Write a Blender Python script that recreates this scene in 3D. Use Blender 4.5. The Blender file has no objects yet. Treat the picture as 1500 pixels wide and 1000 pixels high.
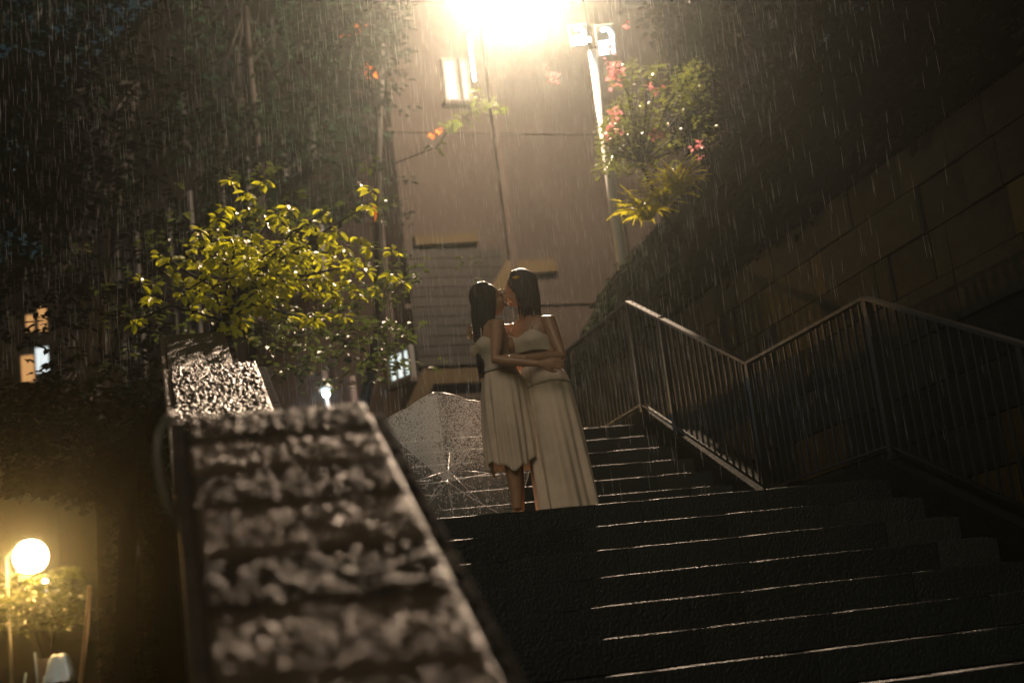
import bpy, bmesh, math, random
import numpy as np
from mathutils import Vector, Matrix, noise
R = math.radians
random.seed(7); RNG = np.random.default_rng(7)
sc = bpy.context.scene
COL = sc.collection

# ------------------------------------------------------------------ camera
F_PX, PITCH, ROLL, YAW = 2208.2, .218, .122, .285
CAM = Vector((-4.877, -8.557, -.949))
FW = Vector((math.sin(YAW)*math.cos(PITCH), math.cos(YAW)*math.cos(PITCH), math.sin(PITCH)))
R0 = Vector((math.cos(YAW), -math.sin(YAW), 0)); U0 = R0.cross(FW)
RT = math.cos(ROLL)*R0 - math.sin(ROLL)*U0
UP = math.sin(ROLL)*R0 + math.cos(ROLL)*U0
cd = bpy.data.cameras.new('camera'); cam = bpy.data.objects.new('camera', cd); COL.objects.link(cam)
cam.matrix_world = Matrix(((RT.x, UP.x, -FW.x, CAM.x), (RT.y, UP.y, -FW.y, CAM.y), (RT.z, UP.z, -FW.z, CAM.z), (0, 0, 0, 1)))
cd.sensor_width = 36; cd.lens = F_PX/1500*36; cd.clip_start = .05; cd.clip_end = 600
cd.dof.use_dof = True; cd.dof.focus_distance = 9.6; cd.dof.aperture_fstop = 1.5; cd.dof.aperture_blades = 9
sc.camera = cam
def at(x, y, d):
    """point of the place seen in direction (x, y) of the photograph at distance d along the view"""
    return CAM + (FW + RT*((x-750)/F_PX) - UP*((y-500)/F_PX))*d

# ------------------------------------------------------------------ night sky, dim sky light, exposure
w = bpy.data.worlds.new('World'); sc.world = w; w.use_nodes = True
nt = w.node_tree; nt.nodes.clear()
sky = nt.nodes.new('ShaderNodeTexSky'); sky.sky_type = 'NISHITA'; sky.sun_disc = False
sky.sun_elevation = R(8); sky.sun_rotation = R(200); sky.altitude = 50
bg = nt.nodes.new('ShaderNodeBackground'); bg.inputs['Strength'].default_value = .010
out = nt.nodes.new('ShaderNodeOutputWorld')
tn = nt.nodes.new('ShaderNodeMix'); tn.data_type = 'RGBA'; tn.blend_type = 'MULTIPLY'; tn.inputs[0].default_value = 1; tn.inputs[7].default_value = (.66, 1, .90, 1)
nt.links.new(sky.outputs[0], tn.inputs[6]); nt.links.new(tn.outputs[2], bg.inputs[0]); nt.links.new(bg.outputs[0], out.inputs[0])
sd = bpy.data.lights.new('front_fill', 'SUN'); sd.energy = .5; sd.angle = R(30); sd.color = (1, .82, .61)  # added fill without a visible source, brightens the couple from the camera side
so = bpy.data.objects.new('front_fill', sd); COL.objects.link(so)
so.rotation_euler = Vector((.42, .80, -.55)).to_track_quat('-Z', 'Y').to_euler()
sc.view_settings.view_transform = 'Standard'; sc.view_settings.look = 'None'
sc.view_settings.exposure = 0; sc.view_settings.gamma = 1; sc.view_settings.use_curve_mapping = False
cy = sc.cycles
cy.max_bounces = 6; cy.diffuse_bounces = 2; cy.glossy_bounces = 3; cy.transmission_bounces = 4
cy.transparent_max_bounces = 24; cy.volume_bounces = 0; cy.sample_clamp_indirect = 3; cy.use_denoising = True
cy.caustics_reflective = False; cy.caustics_refractive = False
LAMP_W, LAMP_COL = 12000, (1, .73, .50)
LAMP_P = at(744, -50, 20.0)
HAZE = .0019

# ------------------------------------------------------------------ materials
MATS = {}
def mat(name, base, rough=.6, var=.25, scale=4, bump=0, bscale=30, spec=.5, metal=0, coat=0, trans=0, sub=0, alpha=1, base2=None, rvar=0, detail=5):
    m = bpy.data.materials.new(name); m.use_nodes = True; n = m.node_tree.nodes; l = m.node_tree.links
    p = n['Principled BSDF']; o = n['Material Output']
    tc = n.new('ShaderNodeTexCoord'); nz = n.new('ShaderNodeTexNoise'); nz.inputs['Scale'].default_value = scale; nz.inputs['Detail'].default_value = detail
    oi = n.new('ShaderNodeObjectInfo'); vo = n.new('ShaderNodeVectorMath'); vo.operation = 'MULTIPLY_ADD'; vo.inputs[1].default_value = (37, 53, 71)
    l.new(oi.outputs['Random'], vo.inputs[0]); l.new(tc.outputs['Object'], vo.inputs[2]); l.new(vo.outputs[0], nz.inputs['Vector'])
    ad = n.new('ShaderNodeMath'); ad.operation = 'MULTIPLY_ADD'
    ad.inputs[1].default_value = .5; l.new(oi.outputs['Random'], ad.inputs[0]); 
    sb = n.new('ShaderNodeMath'); sb.operation = 'ADD'; l.new(nz.outputs['Fac'], ad.inputs[2]); l.new(ad.outputs[0], sb.inputs[0]); sb.inputs[1].default_value = -.25
    mr = n.new('ShaderNodeMapRange'); mr.inputs[1].default_value = .3; mr.inputs[2].default_value = .7; l.new(sb.outputs[0], mr.inputs[0])
    mx = n.new('ShaderNodeMix'); mx.data_type = 'RGBA'
    b2 = base2 or tuple(min(1, c*(1+var)) for c in base)
    mx.inputs[6].default_value = (*[c*(1-var) for c in base], 1); mx.inputs[7].default_value = (*b2, 1)
    l.new(mr.outputs[0], mx.inputs[0]); l.new(mx.outputs[2], p.inputs['Base Color'])
    p.inputs['Roughness'].default_value = rough; p.inputs['Metallic'].default_value = metal
    p.inputs['Specular IOR Level'].default_value = spec; p.inputs['Coat Weight'].default_value = coat; p.inputs['Coat Roughness'].default_value = .12
    p.inputs['Alpha'].default_value = alpha
    if sub: p.inputs['Subsurface Weight'].default_value = sub; p.inputs['Subsurface Radius'].default_value = (.01, .004, .002)
    if rvar:
        r2 = n.new('ShaderNodeMapRange'); r2.inputs[3].default_value = max(.03, rough-rvar); r2.inputs[4].default_value = rough+rvar
        n2 = n.new('ShaderNodeTexNoise'); n2.inputs['Scale'].default_value = scale*2.7; l.new(vo.outputs[0], n2.inputs['Vector'])
        l.new(n2.outputs['Fac'], r2.inputs[0]); l.new(r2.outputs[0], p.inputs['Roughness'])
    if bump:
        nb = n.new('ShaderNodeTexNoise'); nb.inputs['Scale'].default_value = bscale; nb.inputs['Detail'].default_value = 6
        l.new(vo.outputs[0], nb.inputs['Vector'])
        bn = n.new('ShaderNodeBump'); bn.inputs['Strength'].default_value = bump; bn.inputs['Distance'].default_value = .02
        l.new(nb.outputs['Fac'], bn.inputs['Height']); l.new(bn.outputs[0], p.inputs['Normal'])
    if trans:
        t = n.new('ShaderNodeBsdfTranslucent'); ms = n.new('ShaderNodeMixShader'); ms.inputs[0].default_value = trans
        l.new(mx.outputs[2], t.inputs[0]); l.new(p.outputs[0], ms.inputs[1]); l.new(t.outputs[0], ms.inputs[2]); l.new(ms.outputs[0], o.inputs[0])
    MATS[name] = m; return m
def emat(name, col, s):
    m = bpy.data.materials.new(name); m.use_nodes = True; n = m.node_tree.nodes
    p = n['Principled BSDF']; p.inputs['Base Color'].default_value = (*col, 1)
    p.inputs['Emission Color'].default_value = (*col, 1); p.inputs['Emission Strength'].default_value = s; p.inputs['Roughness'].default_value = .4
    MATS[name] = m; return m
mat('step_stone', (.010, .0145, .0135), .42, .18, 14, .5, 60, rvar=.12, spec=.3)
mat('paving', (.022, .034, .031), .34, .3, 3, .4, 60, rvar=.12)
mat('wall_stone', (.013, .018, .014), .65, .45, 2.5, .35, 35, base2=(.023, .026, .019), rvar=.12, spec=.15)
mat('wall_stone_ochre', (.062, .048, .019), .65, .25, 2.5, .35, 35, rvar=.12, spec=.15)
mat('edge_dark', (.012, .012, .008), .9, .4, 9, .6, 60, spec=.02)  # darker, rougher colour for the parapet's right edge strip
mat('mortar', (.012, .012, .011), .85, .3, 6, .5, 40, spec=.06)
mat('coping_stone', (.085, .061, .040), .40, .45, 9, .8, 140, spec=.42, rvar=.12, base2=(.145, .105, .07))
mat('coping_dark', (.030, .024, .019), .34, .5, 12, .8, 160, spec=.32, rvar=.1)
mat('coping_edge', (.085, .064, .046), .5, .35, 12, .5, 90, rvar=.15)
mat('concrete_dark', (.012, .013, .011), .7, .35, 2, .5, 30, rvar=.12, spec=.02)
mat('railing_metal', (.010, .011, .010), .38, .3, 20, .15, 120, spec=.4, rvar=.1)
mat('pole_white', (.34, .33, .31), .42, .12, 10, .1, 80)
mat('pole_grey', (.13, .12, .105), .45, .2, 10, .1, 80)
mat('earth', (.006, .0065, .005), .8, .5, 3, 1, 14, spec=0)
mat('grass_low', (.010, .015, .008), .7, .4, 5, trans=.1, spec=.0)
mat('bark', (.005, .0045, .004), .8, .4, 14, 1, 40, spec=.06)
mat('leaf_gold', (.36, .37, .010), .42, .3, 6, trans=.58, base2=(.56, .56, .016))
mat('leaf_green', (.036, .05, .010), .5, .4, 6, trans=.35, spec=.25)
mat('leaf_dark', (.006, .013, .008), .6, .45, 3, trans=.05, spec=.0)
mat('leaf_mid', (.10, .12, .02), .34, .4, 6, trans=.35, spec=.6)
mat('leaf_red', (.35, .09, .02), .4, .3, 6, trans=.35)
mat('fern_leaf', (.50, .46, .012), .4, .3, 6, trans=.55)
mat('petal', (.55, .12, .16), .5, .3, 8, trans=.4, base2=(.75, .3, .32))
mat('skin', (.38, .21, .125), .46, .12, 9, .12, 150, sub=.12, coat=.08)
mat('hair', (.012, .008, .006), .32, .5, 40, .4, 160)
mat('dress', (.84, .68, .55), .66, .15, 5, .35, 260, trans=.18)
mat('dress_top', (.84, .70, .57), .7, .06, 12, .6, 300, trans=.1)
mat('lip', (.3, .08, .06), .35, .1, 8)
mat('clip_yellow', (.95, .55, .03), .3, .08, 20, trans=.3)
mat('gold', (.6, .4, .15), .25, .1, 10, metal=1)
mat('umbrella_rib', (.35, .34, .33), .3, .1, 10, metal=.7)
mat('umbrella_handle', (.6, .58, .55), .3, .1, 10)
mat('facade', (.0085, .0068, .0058), .85, .2, .6, .4, 8, spec=.05)
mat('facade_pale', (.03, .025, .025), .85, .2, .6, .4, 8, spec=.05)
mat('trim_beige', (.0125, .0095, .0052), .85, .15, 1.2, .3, 12, spec=.02)
mat('window_frame', (.012, .012, .012), .5, .1, 4)
mat('dark_glass', (.012, .013, .015), .2, .2, 1, spec=.15)
mat('opening_shade', (.003, .0028, .0026), .7, .2, 3, spec=.05)  # near-black colour standing for the shade inside the wall opening
mat('cable', (.03, .03, .03), .5, .1, 4)
mat('lamp_shell', (.12, .12, .11), .45, .2, 12)
mat('wood_post', (.30, .19, .10), .65, .35, 7, .6, 40)
mat('blue_sheet', (.30, .42, .52), .45, .2, 5, .4, 20)
mat('crate', (.2, .13, .1), .6, .25, 7, .3, 30)
emat('lamp_lens', (1, .82, .55), 60); emat('lamp_globe', (1, .74, .36), 40)
emat('led_cool', (.62, .85, 1), 7); emat('led_small', (.75, .9, 1), 40)
emat('window_cool', (.66, .82, .86), 1.1); emat('window_warm', (1, .5, .18), .5); emat('window_white', (.85, .95, 1), .9)
emat('bright_bar', (.85, .95, 1), 3)
def glassy(name, tint, gl, rough=.08, solid=0):
    m = bpy.data.materials.new(name); m.use_nodes = True; n = m.node_tree.nodes; l = m.node_tree.links; n.clear()
    o = n.new('ShaderNodeOutputMaterial'); t = n.new('ShaderNodeBsdfTransparent'); t.inputs[0].default_value = (*tint, 1)
    p = n.new('ShaderNodeBsdfPrincipled'); p.inputs['Base Color'].default_value = (.75, .75, .78, 1); p.inputs['Roughness'].default_value = rough; p.inputs['Specular IOR Level'].default_value = .8
    lw = n.new('ShaderNodeLayerWeight'); lw.inputs[0].default_value = .35; mr = n.new('ShaderNodeMapRange'); mr.inputs[3].default_value = gl; mr.inputs[4].default_value = min(1, gl+.35)
    nz = n.new('ShaderNodeTexNoise'); nz.inputs['Scale'].default_value = 60; bn = n.new('ShaderNodeBump'); bn.inputs['Strength'].default_value = .25; l.new(nz.outputs[0], bn.inputs['Height']); l.new(bn.outputs[0], p.inputs['Normal'])
    x = n.new('ShaderNodeMixShader'); l.new(lw.outputs['Facing'], mr.inputs[0]); l.new(mr.outputs[0], x.inputs[0]); l.new(t.outputs[0], x.inputs[1]); l.new(p.outputs[0], x.inputs[2]); l.new(x.outputs[0], o.inputs[0])
    MATS[name] = m
glassy('clear_plastic', (.88, .88, .91), .23); glassy('water_drop', (.95, .95, .95), .75, .12)
glassy('rain_water', (1, 1, 1), .34, .3)

# ------------------------------------------------------------------ mesh helpers
class MB:
    def __init__(s): s.v = []; s.f = []
    def add(s, v, f): k = len(s.v); s.v += [tuple(a) for a in v]; s.f += [tuple(i+k for i in q) for q in f]; return s
    def box(s, a, b):
        x0, y0, z0 = a; x1, y1, z1 = b
        return s.add([(x0,y0,z0),(x1,y0,z0),(x1,y1,z0),(x0,y1,z0),(x0,y0,z1),(x1,y0,z1),(x1,y1,z1),(x0,y1,z1)],
                     [(3,2,1,0),(4,5,6,7),(0,1,5,4),(1,2,6,5),(2,3,7,6),(3,0,4,7)])
    def obox(s, c, ax, ay, az, h):
        c = Vector(c); ax, ay, az = [Vector(q).normalized() for q in (ax, ay, az)]
        vs = [c + ax*h[0]*i + ay*h[1]*j + az*h[2]*k for k in (-1, 1) for i, j in ((-1,-1),(1,-1),(1,1),(-1,1))]
        return s.add(vs, [(3,2,1,0),(4,5,6,7),(0,1,5,4),(1,2,6,5),(2,3,7,6),(3,0,4,7)])
    def tube(s, pts, rad, n=8, cap=True, ref=None):
        pts = [Vector(p) for p in pts]; m = len(pts); rings = []
        if not hasattr(rad, '__len__'): rad = [rad]*m
        prev = Vector(ref) if ref else None
        for i, p in enumerate(pts):
            t = (pts[min(i+1, m-1)] - pts[max(i-1, 0)]).normalized()
            if prev is None: prev = Vector((0, 0, 1)) if abs(t.z) < .9 else Vector((1, 0, 0))
            a = prev - t*prev.dot(t)
            if a.length < 1e-4: a = t.orthogonal()
            a.normalize(); b = t.cross(a); prev = a
            ra, rb = rad[i] if hasattr(rad[i], '__len__') else (rad[i], rad[i])
            rings.append([p + a*ra*math.cos(2*math.pi*k/n) + b*rb*math.sin(2*math.pi*k/n) for k in range(n)])
        vs = [q for r in rings for q in r]; fs = []
        for i in range(m-1):
            for k in range(n):
                k2 = (k+1) % n; fs.append((i*n+k, i*n+k2, (i+1)*n+k2, (i+1)*n+k))
        if cap: fs.append(tuple(range(n-1, -1, -1))); fs.append(tuple((m-1)*n+k for k in range(n)))
        return s.add(vs, fs)
    def ball(s, c, r, n=10, m=7, rot=None):
        c = Vector(c); r = r if hasattr(r, '__len__') else (r, r, r); vs = []; fs = []
        rot = rot or Matrix.Identity(3)
        for i in range(m+1):
            th = math.pi*i/m
            for k in range(n):
                ph = 2*math.pi*k/n
                vs.append(c + rot @ Vector((r[0]*math.sin(th)*math.cos(ph), r[1]*math.sin(th)*math.sin(ph), r[2]*math.cos(th))))
        for i in range(m):
            for k in range(n): fs.append((i*n+k, (i+1)*n+k, (i+1)*n+(k+1) % n, i*n+(k+1) % n))
        return s.add(vs, fs)
    def prism(s, prof, x0, x1):   # profile in (y, z) extruded along x
        n = len(prof); vs = [(x0, y, z) for y, z in prof] + [(x1, y, z) for y, z in prof]
        fs = [tuple(range(n-1, -1, -1)), tuple(range(n, 2*n))] + [(i, (i+1) % n, n+(i+1) % n, n+i) for i in range(n)]
        return s.add(vs, fs)
    def mesh(s, name, m=None, smooth=False):
        me = bpy.data.meshes.new(name); me.from_pydata([tuple(q) for q in s.v], [], s.f)
        bm = bmesh.new(); bm.from_mesh(me); bmesh.ops.recalc_face_normals(bm, faces=bm.faces); bm.to_mesh(me); bm.free()
        if smooth: me.shade_smooth()
        if m: me.materials.append(MATS[m])
        return me
def link(name, data, parent=None, loc=None, kind=None, label=None, cat=None, group=None):
    o = bpy.data.objects.new(name, data); COL.objects.link(o)
    if parent is not None: o.parent = parent
    if loc is not None: o.location = loc
    if kind: o['kind'] = kind
    if label: o['label'] = label
    if cat: o['category'] = cat
    if group: o['group'] = group
    return o
def part(name, mb, m, parent, smooth=False, **k): return link(name, mb.mesh(name, m, smooth), parent, **k)
def thing(name, label, cat, loc=(0, 0, 0), group=None): return link(name, None, None, loc, None, label, cat, group)
def rel(p, o): return Vector(p) - Vector(o)

def leaf_mesh(name, P, D, N, L, W, m):
    """many pointed leaves folded along the midrib: P base, D direction, N normal"""
    P = np.asarray(P, float); k = len(P); D = np.asarray(D, float); N = np.asarray(N, float)
    D /= np.linalg.norm(D, axis=1)[:, None]+1e-9; S = np.cross(D, N); S /= np.linalg.norm(S, axis=1)[:, None]+1e-9; N = np.cross(S, D)
    L = np.broadcast_to(L, (k,))[:, None]; W = np.broadcast_to(W, (k,))[:, None]
    tpl = [(0, 0, 0), (.35, .42, .10), (.72, .40, .06), (1, 0, -.10), (.72, -.40, .06), (.35, -.42, .10), (.5, 0, -.02)]
    V = np.stack([P + D*L*a + S*W*b + N*L*c for a, b, c in tpl], 1).reshape(-1, 3)
    b = np.arange(k)[:, None]*7
    Fq = np.concatenate([b+np.array([[0, 6, 2, 1]]), b+np.array([[6, 3, 3, 2]]), b+np.array([[0, 5, 4, 6]]), b+np.array([[6, 4, 3, 3]])], 0)
    fs = [tuple(dict.fromkeys(q)) for q in Fq.tolist()]
    me = bpy.data.meshes.new(name); me.from_pydata(V.tolist(), [], fs); me.materials.append(MATS[m]); return me
def rand_dirs(n, up=0.0):
    d = RNG.normal(size=(n, 3)); d /= np.linalg.norm(d, axis=1)[:, None]; d[:, 2] += up; return d/np.linalg.norm(d, axis=1)[:, None]
def clump_leaves(centres, rad, per, L, flat=.6, droop=-.15):
    """whorls of leaves round each twig end"""
    P, D, N = [], [], []
    for c in centres:
        n = per + random.randint(-2, 2)
        for i in range(max(3, n)):
            a = random.uniform(0, 6.283); e = random.uniform(-.5, .5)
            d = Vector((math.cos(a), math.sin(a), e*flat + droop)).normalized()
            P.append(Vector(c) + d*rad*random.uniform(.05, .6) + Vector((0, 0, random.uniform(-.5, .5)*rad))); D.append(d)
            N.append(Vector((random.uniform(-.5, .5), random.uniform(-.5, .5), 1)))
    L = L*RNG.uniform(.7, 1.25, len(P)); return P, D, N, L

# ------------------------------------------------------------------ stairs: numbers shared by everything
RISE, TREAD, LAND, XL = .165, .351, 2.074, -4.05
SL = RISE/TREAD
NLOW, NUP = 8, 7
Y_UP = LAND + (NUP-1)*TREAD            # last nosing of the upper flight
Z_UP = NUP*RISE
Y_LO = -NLOW*TREAD; Z_LO = -NLOW*RISE
def zstair(y):
    if y < -4.85: return Z_LO + (y+4.85)*SL
    if y < Y_LO: return Z_LO
    if y < 0: return SL*y
    if y < LAND: return 0
    if y < Y_UP: return SL*(y-LAND)+RISE*.5
    return Z_UP

# ------------------------------------------------------------------ ground
def ground_h(x, y):
    right = 1/(1+math.exp(-(y-8.6)*3))
    h = zstair(y) - .45
    if y > 6: h = Z_UP - .03
    if x < -4.3:
        low = -3.4 + max(0, min(1, (y-2)/16))*1.6
        k = min(1, (-4.3-x)/.25); h = h*(1-k) + low*k
        if y > 30: h = low + (y-30)*.03
    if x > .7:
        k = min(1, (x-.7)/6); h = h + (max(h, 2.2+k*4.5) - h)*min(1, (x-.7)/1.2)*(1-right)
    return max(h, -4.6)
xs = [-90, -60, -40, -28, -20, -14, -10, -8, -6.5, -5.5, -4.9, -4.6, -4.45, -4.3, -3, -1.5, 0, .6, .75, 1.2, 2, 3, 4.5, 6, 9, 14, 22, 35, 60, 90]
ys = [-30, -20, -14, -10, -7, -4.85, -4, -2.9, -2, -1, 0, 1, 2, 3, 4.2, 5, 6, 7, 8, 8.6, 9.2, 10, 12, 14, 17, 20, 25, 30, 40, 60, 90, 140]
g = MB(); g.add([(x, y, ground_h(x, y)) for y in ys for x in xs], [(j*len(xs)+i, j*len(xs)+i+1, (j+1)*len(xs)+i+1, (j+1)*len(xs)+i) for j in range(len(ys)-1) for i in range(len(xs)-1)])
part('ground', g, 'earth', None, True, kind='structure')

# ------------------------------------------------------------------ flights and landings, slab by slab
def slab_mesh(length, depth, hgt, seed, m):
    rs = random.Random(seed); b = MB(); nx = 5; r = .009
    prof = [(.0, -hgt), (.0, -r), (.0012, -.6*r), (.003, -.28*r), (.006, -.08*r), (.010, 0), (depth, 0), (depth, -hgt)]
    vs = []
    for i in range(nx+1):
        x = length*i/nx; dy = rs.uniform(-.0015, .0015); dz = rs.uniform(-.0012, .0012)
        if i in (0, nx): dy += .003; dz -= .002
        vs += [(x, y+(dy if y < .1 else 0), z+(dz if z > -.05 else 0)) for y, z in prof]
    n = len(prof); fs = [(i*n+k, i*n+(k+1) % n, (i+1)*n+(k+1) % n, (i+1)*n+k) for i in range(nx) for k in range(n)]
    fs += [tuple(range(n-1, -1, -1)), tuple(nx*n+k for k in range(n))]
    b.add(vs, fs); me = b.mesh('slab', m)
    me.polygons.foreach_set('use_smooth', [i < nx*n and 1 <= i % n <= 4 for i in range(len(me.polygons))])
    return me
slabs = {}
def get_slab(length, depth, hgt, m, v):
    k = (round(length, 1), round(depth, 2), round(hgt, 2), m, v)
    if k not in slabs: slabs[k] = slab_mesh(1.0, depth, hgt, hash(str(k)) % 9999, m)
    return slabs[k]
def lay_row(parent, y, z, depth, hgt, m, x0=XL, x1=0.0, name='step_slab'):
    x = x0
    while x < x1-.05:
        L = min(random.uniform(.62, 1.15), x1-x)
        if x1-x-L < .3: L = x1-x
        o = link(name, get_slab(1, depth, hgt, m, random.randint(0, 4)), parent, (x+.0015, y+random.uniform(-.002, .002), z+random.uniform(-.002, .002)))
        o.scale = (L-.004, 1, 1); x += L
def core(name, prof, m='concrete_dark'):
    b = MB(); b.prism(prof, XL+.002, -.002); return part(name, b, m, None, kind='structure')
lo = core('lower_steps', [(Y_LO+.05, Z_LO-.35), (Y_LO+.05, Z_LO-.2), (-.05, -RISE-.09), (.3, -RISE-.09), (.3, Z_LO-.35)])
for n in range(1, NLOW+1): lay_row(lo, -n*TREAD, -n*RISE, TREAD+.03, RISE-.006, 'step_stone')
la = core('landing', [(.2, -.5), (.2, -.1), (LAND, -.1), (LAND, -.5)])
y = 0
for i, d in enumerate((.40, .56, .56, .554)): lay_row(la, y, 0, d-.004, RISE-.006 if i == 0 else .07, 'paving' if i else 'step_stone', name='paving_slab'); y += d
up = core('upper_steps', [(LAND+.03, -.3), (LAND+.03, -.02), (Y_UP+.1, Z_UP-RISE-.1), (Y_UP+.35, Z_UP-RISE-.1), (Y_UP+.35, -.3)])
for m_ in range(NUP): lay_row(up, LAND+m_*TREAD, (m_+1)*RISE, TREAD+.03 if m_ < NUP-1 else .42, RISE-.006, 'step_stone')
ul = core('upper_landing', [(Y_UP+.4, Z_UP-.5), (Y_UP+.4, Z_UP-.1), (10.5, Z_UP-.1), (10.5, Z_UP-.5)])
y = Y_UP+.425
while y < 9.6: lay_row(ul, y, Z_UP, .6, .08, 'paving', name='paving_slab'); y += .605
ll = core('lower_landing', [(-4.85, Z_LO-.5), (-4.85, Z_LO-.1), (Y_LO+.03, Z_LO-.1), (Y_LO+.03, Z_LO-.5)])
y = -4.85
while y < Y_LO-.3: lay_row(ll, y, Z_LO, .5, .08, 'paving', name='paving_slab'); y += .505

# kerb under the railing
KERB = .124
def kerb_top(y): 
    return zstair(y) + KERB + (0 if y < 0 or y > LAND else 0)
kb = MB()
pr = [(-4.85, Z_LO+KERB), (Y_LO-.1, Z_LO+KERB), (.05, KERB), (LAND-.12, KERB), (Y_UP+.1, Z_UP+KERB), (9.8, Z_UP+KERB)]
kb.prism(pr + [(9.8, Z_UP-.6), (LAND, -.6), (Y_LO, Z_LO-.6), (-4.85, Z_LO-.6)], .003, .16)
part('kerb', kb, 'concrete_dark', None, kind='structure')
dr = MB(); dr.prism([(y_, z_-.19) for y_, z_ in pr] + [(9.8, Z_UP-.8), (LAND, -.8), (Y_LO, Z_LO-.8), (-4.85, Z_LO-.8)], .165, .60)
part('drain_channel', dr, 'concrete_dark', None, kind='structure')

# ------------------------------------------------------------------ railing on the right
RH = 1.066
rail = thing('stair_railing', 'dark metal baluster railing zigzagging down the right side of the steps', 'railing', (.08, 0, 0))
def kz(y):
    for (a, za), (b, zb) in zip(pr[:-1], pr[1:]):
        if a <= y <= b: return za + (zb-za)*(y-a)/(b-a)
    return pr[-1][1]
seg = [(-4.7, -2.92), (-2.92, .05), (.05, LAND-.10), (LAND-.10, LAND-.10+2.38), (LAND-.10+2.38, 9.6)]
def rz(y):
    return kz(y) + RH
bal = MB(); bal.box((-.008, -.008, 0), (.008, .008, 1)); balm = bal.mesh('baluster', 'railing_metal')
pst = MB(); pst.box((-.024, -.024, 0), (.024, .024, 1)); pst.box((-.05, -.05, 0), (.05, .05, .012)); pstm = pst.mesh('post', 'railing_metal')
posts = [-4.7, -2.92, -1.5, .05, 1.0, LAND-.10, 3.62, LAND-.10+2.38, 6.4, 8.4, 9.6]
for a, b in zip(posts[:-1], posts[1:]):
    n = max(2, round((b-a)/.108))
    for i in range(1, n):
        y = a+(b-a)*i/n; z = kz(y)
        o = link('baluster', balm, rail, (0, y, z+.085)); o.scale = (1, 1, RH-.10)
for y in posts:
    if y in (1.0,): continue
    o = link('post', pstm, rail, (0, y, kz(y)-.01)); o.scale = (1, 1, RH)
brk = [-4.7, -2.92, .05, LAND-.10, LAND-.10+2.38, 9.6]
for a, b in zip(brk[:-1], brk[1:]):
    for nm, dz, hw, hh in (('top_rail', RH, .03, .011), ('bottom_rail', .085, .014, .008)):
        A, B = Vector((0, a, kz(a)+dz)), Vector((0, b, kz(b)+dz)); d = (B-A).normalized()
        m_ = MB(); m_.obox((A+B)/2, (1, 0, 0), d, Vector((1, 0, 0)).cross(d), (hw, (B-A).length/2+.002, hh)); part(nm, m_, 'railing_metal', rail)

# ------------------------------------------------------------------ granite retaining wall, block by block
WX, WTOP = .62, 2.25
wl = MB(); wl.box((WX+.045, -4.9, -3.0), (WX+.42, 8.6, WTOP-.05))
wall = part('retaining_wall', wl, 'mortar', None, label='tall dark granite block retaining wall behind the railing', cat='wall')
def block_mesh(seed, m):
    rs = random.Random(seed); b = MB(); nu, nv = 6, 4; vs = []
    for j in range(nv+1):
        for i in range(nu+1):
            e = min(i, nu-i, 2)*.5; f = min(j, nv-j, 2)*.5
            k = (min(1, e*1.6)*min(1, f*1.6))
            vs.append((-.004*k - rs.uniform(0, .004)*k, i/nu, j/nv))
    vs += [(.08, 0, 0), (.08, 1, 0), (.08, 1, 1), (.08, 0, 1)]
    W = nu+1; fs = [(j*W+i, j*W+i+1, (j+1)*W+i+1, (j+1)*W+i) for j in range(nv) for i in range(nu)]
    c = W*(nv+1); fs += [tuple(range(nu+1))+(c+1, c), tuple(nv*W+i for i in range(nu, -1, -1))+(c+3, c+2),
                         tuple(j*W for j in range(nv, -1, -1))+(c, c+3), tuple(j*W+nu for j in range(nv+1))+(c+2, c+1)]
    b.add(vs, fs); return b.mesh('block', m)
bmesh_v = [block_mesh(i, 'wall_stone') for i in range(8)]; bmesh_o = [block_mesh(20+i, 'wall_stone_ochre') for i in range(3)]
z = WTOP-.30; row = 0; zrows = [(WTOP-.30, .30)]
while z > -1.7: z -= .33; zrows.append((z, .33))
for zr, hr in zrows:
    y = -4.2 - random.uniform(0, .6)
    while y < 8.5:
        L = random.uniform(.38, .82); 
        if random.random() < .18: L = .2
        if zr + hr > zstair(y)-.3 and not (zr > 1e9):
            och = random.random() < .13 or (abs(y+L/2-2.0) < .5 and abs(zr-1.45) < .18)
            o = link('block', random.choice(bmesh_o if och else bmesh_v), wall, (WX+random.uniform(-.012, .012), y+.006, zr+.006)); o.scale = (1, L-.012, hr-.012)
        y += L
# pipe along the wall top
pm = MB(); pts = [(WX+.12, 2.4+i*.45, WTOP+.16+.012*math.sin(i*1.3)) for i in range(9)]; pm.tube(pts, .022, 8)
pp = part('water_pipe', pm, 'pole_grey', None, True, label='thin grey pipe running along the top of the granite wall', cat='pipe')
for i in (1, 3, 5, 7):
    c = MB(); c.box((WX+.09, 2.4+i*.45-.012, WTOP-.06), (WX+.15, 2.4+i*.45+.012, WTOP+.145)); part('pipe_bracket', c, 'railing_metal', pp)
# bank above the wall
hb = MB(); ny, ns = 70, 22; vs = []
for j in range(ny+1):
    y = -6 + 15.2*j/ny; fall = max(0, (y-7.6)/1.6)
    for i in range(ns+1):
        s = i/ns
        if s < .35: x = WX-.035 + s/.35*.52; z = WTOP+.006 + s/.35*.90
        else: q = (s-.35)/.65; x = WX+.5 + q*9; z = WTOP+.9 + .35*q + 3.6*q*q
        z += max(0, min(.65, .2+.09*(8-y)))*min(1, s/.35)
        z += noise.noise((x*1.7, y*1.7, 0))*.18*min(1, s*4) + noise.noise((x*6, y*6, 3))*.06*min(1, s*4) - fall*fall*1.2*min(1, s*2)
        x += noise.noise((y*2.1, z*2, 5))*.07*min(1, s*4)
        vs.append((x, y, z))
W = ns+1; hb.add(vs, [(j*W+i, j*W+i+1, (j+1)*W+i+1, (j+1)*W+i) for j in range(ny) for i in range(ns)])
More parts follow.
